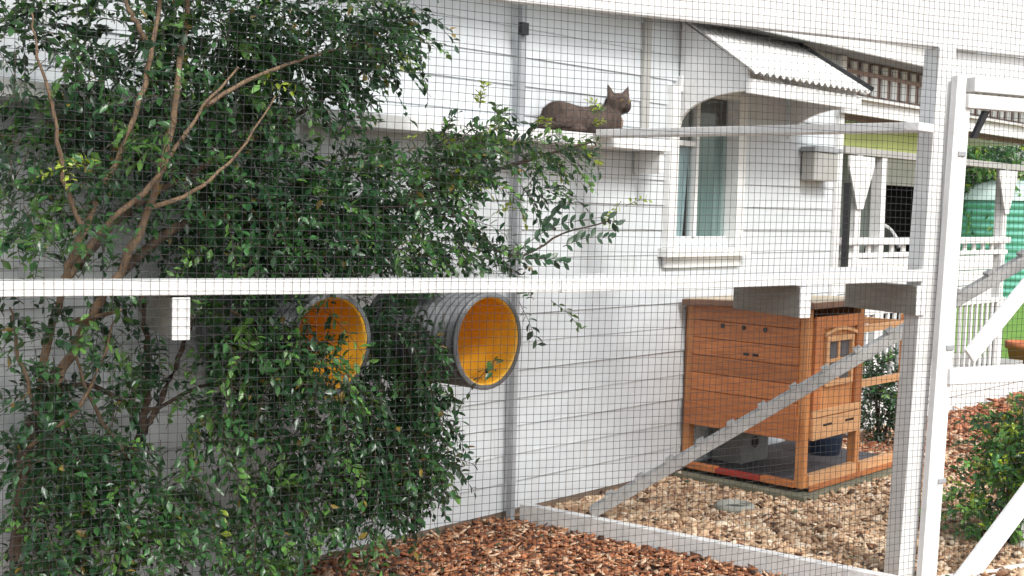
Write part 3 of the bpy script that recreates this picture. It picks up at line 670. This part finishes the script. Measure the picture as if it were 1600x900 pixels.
branch('branch', [(120, 415, .38), (200, 330, .4), (330, 255, .45), (470, 175, .5), (600, 90, .55)], .016, .005, M_BARK)
branch('branch', [(190, 425, .45), (300, 345, .45), (430, 345, .5), (560, 335, .5), (650, 305, .5), (760, 270, .48), (860, 240, .46), (925, 222, .45)], .020, .004, M_BARK)
branch('branch', [(350, 450, .4), (400, 400, .38), (450, 340, .36)], .006, .003, M_BARKL)
branch('branch', [(560, 335, .5), (640, 320, .4), (700, 330, .4), (800, 400, .42), (880, 365, .42), (955, 345, .42)], .010, .003, M_BARK)
branch('branch', [(60, 640, .45), (130, 600, .5), (230, 640, .5), (330, 600, .5), (450, 620, .45), (560, 590, .4)], .010, .004, M_BARK)
s2 = between(190, 905, .5); s2.z = 0
branch('stem', [(s2, 0, 0), (188, 800, .5), (205, 720, .5), (228, 640, .5), (232, 560, .5), (222, 480, .5), (215, 440, .5)], .017, .009, M_BARK)
branch('stem', [(205, 720, .5), (245, 640, .48), (280, 560, .46), (300, 490, .44)], .014, .007, M_BARK)
branch('branch', [(110, 505, .42), (150, 494, .42), (195, 484, .42)], .012, .004, M_BARKL)
branch('branch', [(345, 478, .3), (372, 492, .28), (395, 505, .28)], .006, .003, M_BARKL)
for q in ([(130, 360, .24), (100, 280, .18), (85, 180, .15), (60, 90, .15), (50, 20, .15)], [(232, 325, .26), (300, 300, .2), (370, 240, .2), (430, 150, .25)], [(60, 640, .4), (30, 560, .35), (15, 480, .35)], [(45, 700, .4), (120, 640, .28), (160, 560, .25), (180, 500, .3)], [(205, 720, .48), (160, 660, .4), (120, 560, .38), (105, 500, .42)], [(320, 165, .15), (400, 120, .2), (480, 90, .3), (560, 70, .4)]):
    branch('branch', q, .009, .003, M_BARKL, n=6)
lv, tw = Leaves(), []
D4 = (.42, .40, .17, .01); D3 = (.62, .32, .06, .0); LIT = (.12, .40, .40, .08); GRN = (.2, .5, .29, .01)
# (u, v, t, half-width px, half-height px, half-depth m, density, drift, tones)
BL = [
 (40, 40, .4, 90, 60, .16, 1.3, (0, 0, .1), D4), (170, 70, .4, 110, 80, .18, 1.5, (.2, 0, -.1), D4), (310, 60, .45, 110, 80, .22, 2.2, (.3, 0, 0), D4),
 (430, 70, .5, 110, 90, .26, 2.6, (.5, 0, -.2), D4), (540, 50, .52, 90, 65, .26, 2.4, (.7, 0, -.2), D4), (610, 30, .55, 50, 45, .2, 1.6, (.8, 0, -.2), D4),
 (400, 140, .5, 110, 50, .22, 1.8, (.5, 0, -.5), D4), (520, 135, .52, 55, 45, .2, 1.3, (.7, 0, -.6), D4), (545, 175, .52, 30, 25, .1, 1.0, (.6, 0, -.8), D3),
 (90, 160, .5, 110, 55, .16, 1.1, (.1, 0, -.2), D3), (60, 240, .55, 100, 70, .14, 1.6, (.1, 0, -.2), D3), (210, 215, .58, 110, 70, .18, 2.0, (.2, 0, -.2), D3), (330, 215, .5, 60, 50, .2, 1.7, (.3, 0, -.3), D3),
 (50, 345, .3, 95, 65, .13, 2.2, (.1, 0, -.1), GRN), (120, 300, .4, 70, 50, .12, 1.4, (.1, 0, -.1), D4), (40, 410, .4, 60, 35, .1, 1.2, (0, 0, 0), D4),
 (300, 300, .45, 80, 60, .2, 1.9, (.4, 0, -.2), D3), (400, 300, .5, 95, 80, .25, 2.7, (.5, 0, -.1), D3), (390, 385, .45, 110, 55, .22, 3.0, (.4, 0, -.1), D3), (500, 350, .48, 100, 80, .26, 2.9, (.6, 0, 0), D3),
 (290, 390, .55, 70, 50, .14, 1.3, (.2, 0, -.3), D3), (520, 270, .5, 70, 30, .2, 1.6, (.8, 0, .1), D4),
 (610, 290, .48, 85, 52, .24, 2.7, (.9, 0, .1), D4), (700, 260, .47, 75, 50, .22, 2.6, (1, 0, .1), GRN), (780, 238, .46, 65, 42, .18, 2.3, (1, 0, .1), LIT), (850, 238, .46, 55, 26, .14, 1.9, (1, 0, -.1), LIT), (905, 228, .45, 28, 16, .08, 1.5, (1, 0, -.1), LIT),
 (760, 205, .46, 35, 22, .08, 1.0, (.6, 0, .5), LIT), (820, 285, .46, 45, 22, .1, .9, (1, 0, -.2), D4), (690, 310, .48, 70, 30, .18, 1.6, (.9, 0, -.2), D4),
 (600, 370, .45, 80, 55, .22, 2.2, (.7, 0, -.2), D4), (690, 385, .45, 70, 42, .2, 1.5, (.8, 0, -.2), D4), (760, 400, .43, 50, 30, .14, 1.3, (.9, 0, -.1), D4), (720, 345, .44, 50, 25, .12, .9, (.9, 0, 0), D4),
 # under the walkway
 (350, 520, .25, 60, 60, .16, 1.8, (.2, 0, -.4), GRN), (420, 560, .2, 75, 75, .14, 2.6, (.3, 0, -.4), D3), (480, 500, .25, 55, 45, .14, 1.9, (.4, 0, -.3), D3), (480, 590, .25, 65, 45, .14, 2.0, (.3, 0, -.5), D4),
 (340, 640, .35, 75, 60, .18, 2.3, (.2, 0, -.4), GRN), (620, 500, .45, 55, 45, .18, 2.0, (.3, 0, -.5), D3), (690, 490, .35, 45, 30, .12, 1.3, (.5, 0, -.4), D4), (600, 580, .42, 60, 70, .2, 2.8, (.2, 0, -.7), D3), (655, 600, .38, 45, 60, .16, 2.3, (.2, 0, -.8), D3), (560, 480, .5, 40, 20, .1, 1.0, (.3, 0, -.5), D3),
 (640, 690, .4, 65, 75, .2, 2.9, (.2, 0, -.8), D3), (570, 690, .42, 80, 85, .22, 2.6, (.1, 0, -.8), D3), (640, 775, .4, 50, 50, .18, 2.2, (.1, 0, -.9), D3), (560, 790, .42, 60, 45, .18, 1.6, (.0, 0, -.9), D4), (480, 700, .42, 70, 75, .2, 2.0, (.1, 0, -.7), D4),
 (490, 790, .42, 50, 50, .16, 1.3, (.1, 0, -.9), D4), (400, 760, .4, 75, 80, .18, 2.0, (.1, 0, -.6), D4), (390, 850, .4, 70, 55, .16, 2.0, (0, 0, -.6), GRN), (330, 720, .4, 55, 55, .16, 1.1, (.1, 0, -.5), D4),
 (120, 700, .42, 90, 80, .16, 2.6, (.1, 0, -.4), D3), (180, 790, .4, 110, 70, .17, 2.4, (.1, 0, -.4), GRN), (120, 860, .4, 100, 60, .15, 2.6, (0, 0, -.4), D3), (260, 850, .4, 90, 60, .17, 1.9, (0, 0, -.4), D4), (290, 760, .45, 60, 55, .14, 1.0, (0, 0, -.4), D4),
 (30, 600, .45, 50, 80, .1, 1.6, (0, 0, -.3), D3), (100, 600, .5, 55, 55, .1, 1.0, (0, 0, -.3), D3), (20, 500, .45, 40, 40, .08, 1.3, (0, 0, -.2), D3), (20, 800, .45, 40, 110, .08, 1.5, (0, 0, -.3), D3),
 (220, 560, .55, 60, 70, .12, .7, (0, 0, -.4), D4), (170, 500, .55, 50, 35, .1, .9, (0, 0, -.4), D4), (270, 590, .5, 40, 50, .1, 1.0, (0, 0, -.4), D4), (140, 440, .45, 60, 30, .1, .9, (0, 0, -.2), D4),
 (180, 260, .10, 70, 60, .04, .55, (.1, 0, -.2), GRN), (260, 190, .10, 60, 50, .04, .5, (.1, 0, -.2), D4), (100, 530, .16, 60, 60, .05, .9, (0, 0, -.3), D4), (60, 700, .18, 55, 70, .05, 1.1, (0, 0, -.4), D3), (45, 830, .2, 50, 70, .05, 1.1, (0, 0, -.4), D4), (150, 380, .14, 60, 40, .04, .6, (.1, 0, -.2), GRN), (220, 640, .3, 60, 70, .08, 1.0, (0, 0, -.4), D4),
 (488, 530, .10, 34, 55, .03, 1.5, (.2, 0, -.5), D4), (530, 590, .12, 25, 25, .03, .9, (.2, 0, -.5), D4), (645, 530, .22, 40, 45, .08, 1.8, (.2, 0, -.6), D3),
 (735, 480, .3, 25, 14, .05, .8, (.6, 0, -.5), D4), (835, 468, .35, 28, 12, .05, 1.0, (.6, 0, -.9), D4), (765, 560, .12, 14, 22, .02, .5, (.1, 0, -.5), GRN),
]
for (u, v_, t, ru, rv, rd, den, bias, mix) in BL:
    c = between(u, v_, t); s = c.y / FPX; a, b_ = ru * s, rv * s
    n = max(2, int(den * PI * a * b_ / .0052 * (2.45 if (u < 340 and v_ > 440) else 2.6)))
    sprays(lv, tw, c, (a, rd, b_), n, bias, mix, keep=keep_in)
# fresh yellow tips
for u, v_, t in ((155, 30, .3), (90, 255, .25), (595, 95, .5), (745, 170, .45), (770, 180, .45), (925, 195, .44), (940, 180, .44), (830, 190, .45), (975, 318, .42), (690, 205, .46), (815, 330, .45), (100, 265, .25)):
    c = between(u, v_, t); sprays(lv, tw, c, (.02, .02, .02), 2, (.4, 0, .5), (.0, 0, .1, .9), size=.8, keep=keep_in)
lv.build('crown', tree, tb)
bm = bmesh.new()
for a, b_, c in tw: tube(bm, [Vector(a) - tb, Vector(b_) - tb, Vector(c) - tb], [.0016, .0013, .0008], 3, cap=False)
tag(obj('twigs', bm, M_BARK, tree), kind='stuff')
# the open spray beside the window wall: leaves big enough to pick out
def single_leaf():
    b = bmesh.new(); L, W = 1.0, .42
    prof = [(0, .02), (.15, .26), (.4, .5), (.65, .44), (.85, .22), (1, .0)]
    mid = [b.verts.new((x, 0, -.05 * x * x)) for x, w in prof]; l = [b.verts.new((x, w * W, .07 * w - .05 * x * x)) for x, w in prof[:-1]]; r = [b.verts.new((x, -w * W, .07 * w - .05 * x * x)) for x, w in prof[:-1]]
    for i in range(4): b.faces.new((mid[i], mid[i + 1], l[i + 1], l[i])); b.faces.new((mid[i + 1], mid[i], r[i], r[i + 1]))
    b.faces.new((mid[4], mid[5], l[4])); b.faces.new((mid[5], mid[4], r[4])); return b
M_LEAFS = mat('leaf_green', (.03, .085, .035), .34, c2=(.018, .055, .025), scale=20)
lp = None
for tw_pts in ([(800, 400, .42), (835, 372, .42), (870, 352, .42), (905, 345, .42), (945, 340, .42), (962, 352, .42)], [(845, 360, .42), (862, 340, .42), (878, 322, .42)], [(880, 385, .42), (915, 372, .42), (955, 372, .42)], [(815, 405, .42), (850, 405, .42), (885, 412, .42)]):
    W = smooth_path([between(*q) for q in tw_pts], 5)
    b = bmesh.new(); tube(b, [w - tb for w in W], [.0022 - .0012 * i / len(W) for i in range(len(W))], 5); obj('twig', b, M_BARK, tree)
    for i in range(1, len(W), 1 if len(W) < 16 else 2):
        for s in ((1, -1) if i % 2 else (1,)):
            d = (W[i] - W[i - 1]).normalized(); sdv = Vector((random.uniform(-.3, .3), random.uniform(-.5, .5), s * random.uniform(.5, 1.0)))
            d = (d * .9 + sdv).normalized(); upv = Vector((random.uniform(-.5, .5), -1, .4)); y_ = upv.cross(d).normalized(); z_ = d.cross(y_)
            k = random.uniform(.040, .058)
            if lp is None: o = obj('leaf', single_leaf(), M_LEAFS, tree, smooth=True); lp = o.data
            else: o = link(bpy.data.objects.new('leaf', lp), tree)
            o.matrix_basis = Matrix.Translation(W[i] - tb) @ Matrix(((d.x, y_.x, z_.x, 0), (d.y, y_.y, z_.y, 0), (d.z, y_.z, z_.z, 0), (0, 0, 0, 1))) @ Matrix.Scale(k, 4)

# ------------------------------------------------------------------ shrubs
def shrub(name, base, blobs, label, mixd, n_stems=6, size=1.0, gain=1.0):
    e = empty(name, base, 0, label=label, cat='shrub' if 'shrub' in name else 'plant', group='garden shrubs' if 'shrub' in name else 'low plants at the wall base'); L_, T_ = Leaves(), []
    for (dx, dy, dz, rx, ry, rz, n, mx) in blobs: sprays(L_, T_, base + Vector((dx, dy, dz)), (rx, ry, rz), n, (0, 0, .4), mx or mixd, size=size, gain=gain, keep=lambda P: P[:, 2] > .01)
    L_.build('foliage', e, base)
    b = bmesh.new()
    for i in range(n_stems):
        bl = random.choice(blobs); t = Vector((bl[0] + random.uniform(-.5, .5) * bl[3], bl[1] + random.uniform(-.5, .5) * bl[4], bl[2] + .3 * bl[5]))
        tube(b, smooth_path([Vector((random.uniform(-.03, .03), random.uniform(-.03, .03), -.03)), t * .5 + Vector((0, 0, .04)), t], 4), [.008 - .0006 * k for k in range(9)], 5)
    for a, m_, c in T_: tube(b, [Vector(a) - base, Vector(c) - base], [.0015, .0008], 3, cap=False)
    obj('stem', b, M_BARK, e); return e
sb_ = G(1574, 852)
shrub('garden_shrub', sb_, [(0, 0, .33, .20, .2, .25, 130, None), (.03, 0, .55, .16, .14, .12, 60, LIT), (-.12, 0, .18, .14, .14, .16, 60, LIT), (.18, .0, .25, .18, .18, .2, 80, None), (-.06, -.05, .42, .12, .1, .1, 60, LIT), (.15, 0, .52, .14, .14, .14, 70, LIT)],
      'bushy green shrub with yellow green tips behind the screen door', (.02, .20, .60, .18), gain=1.6)
sb2 = at(1376, 660, 8.75); sb2.z = 0
shrub('garden_shrub', sb2, [(0, 0, .42, .2, .12, .2, 110, D3), (.05, 0, .2, .2, .12, .2, 80, D3)], 'small dark shrub seen through the hutch run', D3)
sp = between(575, 893, .45); sp.z = 0
shrub('ground_plant', sp, [(0, 0, .05, .09, .09, .05, 26, None), (.12, -.1, .03, .07, .07, .03, 14, None)], 'small pale leaved plant on the bark at the foot of the wall', (.3, .4, .28, .02), 3, .7)
sp = between(440, 900, .6); sp.z = 0
shrub('ground_plant', sp, [(0, 0, .07, .12, .06, .06, 26, None)], 'low green plant at the wall base under the tree', (.4, .4, .18, .02), 3, .7)

# ------------------------------------------------------------------ ground covers
OWv = np.array(OW)
def wloc(x, y): return OWv[None, :2] + x[:, None] * np.array(XW)[None, :2] + y[:, None] * np.array(YW)[None, :2]
pa2, pb2 = np.array(pa)[:2], np.array(pb)[:2]; pd = (pb2 - pa2) / np.linalg.norm(pb2 - pa2); pn = np.array([-pd[1], pd[0]])   # left of the rail = pebbles
def side_of(xy): return (xy - pa2) @ pn
def scatter(name, xy, z, size, shape, cols, m, tilt, label, cat):
    n = len(xy); base = shape[0][None] * size[:, None, :]
    yaw = rng.uniform(0, 2 * PI, n); ax = rng.normal(0, tilt, n); ay = rng.normal(0, tilt, n)
    cyw, syw = np.cos(yaw), np.sin(yaw); ca, sa_ = np.cos(ax), np.sin(ax); cb, sb__ = np.cos(ay), np.sin(ay)
    Rz = np.zeros((n, 3, 3)); Rz[:, 0, 0] = cyw; Rz[:, 0, 1] = -syw; Rz[:, 1, 0] = syw; Rz[:, 1, 1] = cyw; Rz[:, 2, 2] = 1
    Rx = np.zeros((n, 3, 3)); Rx[:, 0, 0] = 1; Rx[:, 1, 1] = ca; Rx[:, 1, 2] = -sa_; Rx[:, 2, 1] = sa_; Rx[:, 2, 2] = ca
    Ry = np.zeros((n, 3, 3)); Ry[:, 1, 1] = 1; Ry[:, 0, 0] = cb; Ry[:, 0, 2] = sb__; Ry[:, 2, 0] = -sb__; Ry[:, 2, 2] = cb
    base = base * rng.uniform(.62, 1.35, base.shape)
    V = np.einsum('nij,nkj->nki', Rz @ Rx @ Ry, base) + np.concatenate([xy, z[:, None]], 1)[:, None, :]
    k = shape[0].shape[0]; Fc = (np.arange(n)[:, None, None] * k + shape[1][None]).reshape(-1, shape[1].shape[1])
    o = mesh_np(name, V.reshape(-1, 3), Fc, m, None, np.repeat(cols, k, 0)); return tag(o, label, cat, kind='stuff')
cube = (np.array([(x, y, z) for x in (-.5, .5) for y in (-.5, .5) for z in (-.5, .5)], float), np.array([(0, 1, 3, 2), (4, 6, 7, 5), (0, 4, 5, 1), (2, 3, 7, 6), (0, 2, 6, 4), (1, 5, 7, 3)]))
b = bmesh.new(); bmesh.ops.create_icosphere(b, subdivisions=1, radius=.5); b.verts.ensure_lookup_table()
ico = (np.array([v.co[:] for v in b.verts]), np.array([[v.index for v in f.verts] for f in b.faces])); b.free()
def palette(n, cols, w, jit=.25):
    c = np.array(cols)[rng.choice(len(cols), n, p=w)]; return c * rng.uniform(1 - jit, 1 + jit, (n, 1))
# bark chips in front of the rail
xy = wloc(rng.uniform(-3.2, 1.2, 46000), rng.uniform(-2.4, -.01, 46000)); m = (side_of(xy) < -.03) & ((xy - np.array(OF)[:2]) @ np.array(YF)[:2] > -1.2); xy = xy[m][:24000]
n = len(xy)
scatter('bark_chips', xy, rng.uniform(.004, .03, n), np.stack([rng.gamma(4, .0085, n), rng.gamma(4, .0036, n), rng.uniform(.003, .010, n)], 1), cube,
        palette(n, [(.38, .155, .075), (.26, .10, .05), (.50, .25, .13), (.66, .46, .31), (.09, .042, .027)], [.30, .2, .22, .17, .11]), M_CHIP, .32, 'reddish bark chips covering the soil at the foot of the wall', 'bark mulch')
# pebbles behind it
xy = wloc(rng.uniform(-.1, 4.2, 42000), rng.uniform(-2.6, -.01, 42000)); m = (side_of(xy) > .03) & ((xy - np.array(OF)[:2]) @ np.array(YF)[:2] > -.1)
q = xy - np.array(wpt(1.463, -.83, 0))[None, :2]; hx = q @ np.array(XW)[:2]; hy = q @ np.array(YW)[:2]; m &= ~((hx > 0) & (hx < 1.3) & (hy > .05) & (hy < .8)); m &= np.linalg.norm(xy - np.array(bp)[None, :2], axis=1) > .098; xy = xy[m]
n = len(xy); sz = rng.gamma(4.5, .0058, n)[:, None] * np.array([[1.3, .85, .5]])
scatter('pebbles', xy, rng.uniform(.003, .02, n), sz, ico, palette(n, [(.55, .38, .24), (.66, .50, .34), (.44, .27, .16), (.72, .60, .46), (.28, .17, .11)], [.32, .28, .2, .13, .07], .18), M_PEB, .5, 'tan pebbles covering the ground around the hutch', 'pebbles')
# bark strayed onto the pebbles, fallen leaves
xy = wloc(rng.uniform(-.1, 4.0, 900), rng.uniform(-2.3, -.01, 900)); xy = xy[(side_of(xy) > .03) & (np.linalg.norm(xy - np.array(bp)[None, :2], axis=1) > .11)]; n = len(xy)
scatter('stray_bark', xy, rng.uniform(.02, .03, n), np.stack([rng.gamma(5, .0075, n), rng.gamma(5, .003, n), rng.uniform(.004, .009, n)], 1), cube, palette(n, [(.20, .10, .055), (.10, .06, .04), (.4, .25, .15)], [.4, .35, .25]), M_CHIP, .25, 'scattered dark bark bits lying on the tan pebbles', 'bark bits')
ll = Leaves(); n = 420; xy = np.concatenate([wloc(rng.uniform(-3, .2, 300), -rng.random(300) ** 1.6 * 2.0 - .03), wloc(rng.uniform(.3, 2.5, 120), rng.uniform(-2.1, -.05, 120))])
ll.add(np.concatenate([xy, rng.uniform(.03, .04, (n, 1))], 1), norm(np.concatenate([rng.normal(size=(n, 2)), rng.normal(0, .12, (n, 1))], 1)), norm(np.array((0, 0, 1.)) + rng.normal(0, .25, (n, 3))), rng.uniform(.025, .045, n), rng.uniform(.011, .02, n), palette(n, [(.16, .09, .04), (.05, .09, .03), (.30, .20, .08)], [.5, .2, .3]))
tag(ll.build('fallen_leaves', None, (0, 0, 0)), 'scattered fallen leaves on the bark and pebbles', 'leaves')
# bark beyond the screen door
xy = wloc(rng.uniform(2.6, 8.6, 14000), rng.uniform(-4.5, -.1, 14000)); m = ((xy - np.array(OF)[:2]) @ np.array(XF)[:2] > .28) | (xy[:, 1] > 8.3); m &= (side_of(xy) > .03); xy = xy[m]; n = len(xy)
scatter('garden_mulch', xy, rng.uniform(.004, .03, n), np.stack([rng.gamma(5, .0125, n), rng.gamma(5, .006, n), rng.uniform(.005, .014, n)], 1), cube,
        palette(n, [(.40, .16, .085), (.28, .10, .05), (.50, .26, .15), (.55, .36, .24)], [.4, .25, .2, .15]), M_CHIP, .3, 'orange red mulch spread on the garden bed beyond the screen door', 'bark mulch')

# ------------------------------------------------------------------ garden beyond
tk = at(1590, 480, 25.0); tk.z = 0
tank = empty('water_tank', tk, 0, label='sea green ribbed water tank with pale domed lid beyond the verandah', cat='water tank')
bm = bmesh.new(); prof = [(1.1, 0)]
for i in range(14): prof += [(1.1, .02 + i * .122), (1.1, .08 + i * .122), (1.075, .095 + i * .122), (1.075, .125 + i * .122)]
lathe(bm, prof, 48); obj('shell', bm, M_TANK, tank, smooth=True)
bm = bmesh.new(); lathe(bm, [(1.12, 1.72), (1.1, 1.78), (.9, 1.95), (.5, 2.08), (.25, 2.12), (.24, 2.17), (.0001, 2.18)], 48); obj('lid', bm, M_TANKTOP, tank, smooth=True); tank.scale = (1.25, 1.25, 1.1)
pp = at(1597, 575, 13.2); pp.z = 0
pot = empty('terracotta_pot', pp, 0, label='orange terracotta pot on the lawn at the right edge', cat='pot')
bm = bmesh.new(); lathe(bm, [(.0001, .01), (.11, .0), (.155, .24), (.18, .24), (.185, .31), (.155, .31), (.14, .25), (.10, .03), (.0001, .03)], 28); obj('body', bm, M_POT, pot, smooth=True)
ft = 0
for (u, v_, y, w, h_, lab) in ((1420, 480, 26, 2.6, 2.2, 'broad green garden tree behind the verandah'), (1625, 480, 30, 3.4, 2.9, 'tall green garden tree far behind the water tank')):
    p = at(u, v_, y); p.z = 0; e = empty('garden_tree', p, 0, label=lab, cat='tree', group='garden trees behind the house'); L_, T_ = Leaves(), []
    for i in range(16):
        c = p + Vector((random.uniform(-.7, .7) * w, random.uniform(-.6, .6) * w, 1.6 + random.uniform(-.2, 1) * h_)); sprays(L_, T_, c, (w * .35, w * .35, h_ * .3), 60, (0, 0, .2), LIT, size=3.2)
    L_.build('crown', e, p)
    b = bmesh.new(); tube(b, smooth_path([(0, 0, -.05), (.1, 0, 1.2), (0, .1, 2.4), (.2, 0, 3.4)], 4), [.16 - .008 * i for i in range(13)], 8)
    for a in range(5): tube(b, [(0, 0, 1.3 + .2 * a), (math.cos(a * 1.3) * w * .4, math.sin(a * 1.3) * w * .4, 2.3 + .3 * a)], [.06, .015], 6)
    obj('trunk', b, M_BARK, e, smooth=True)
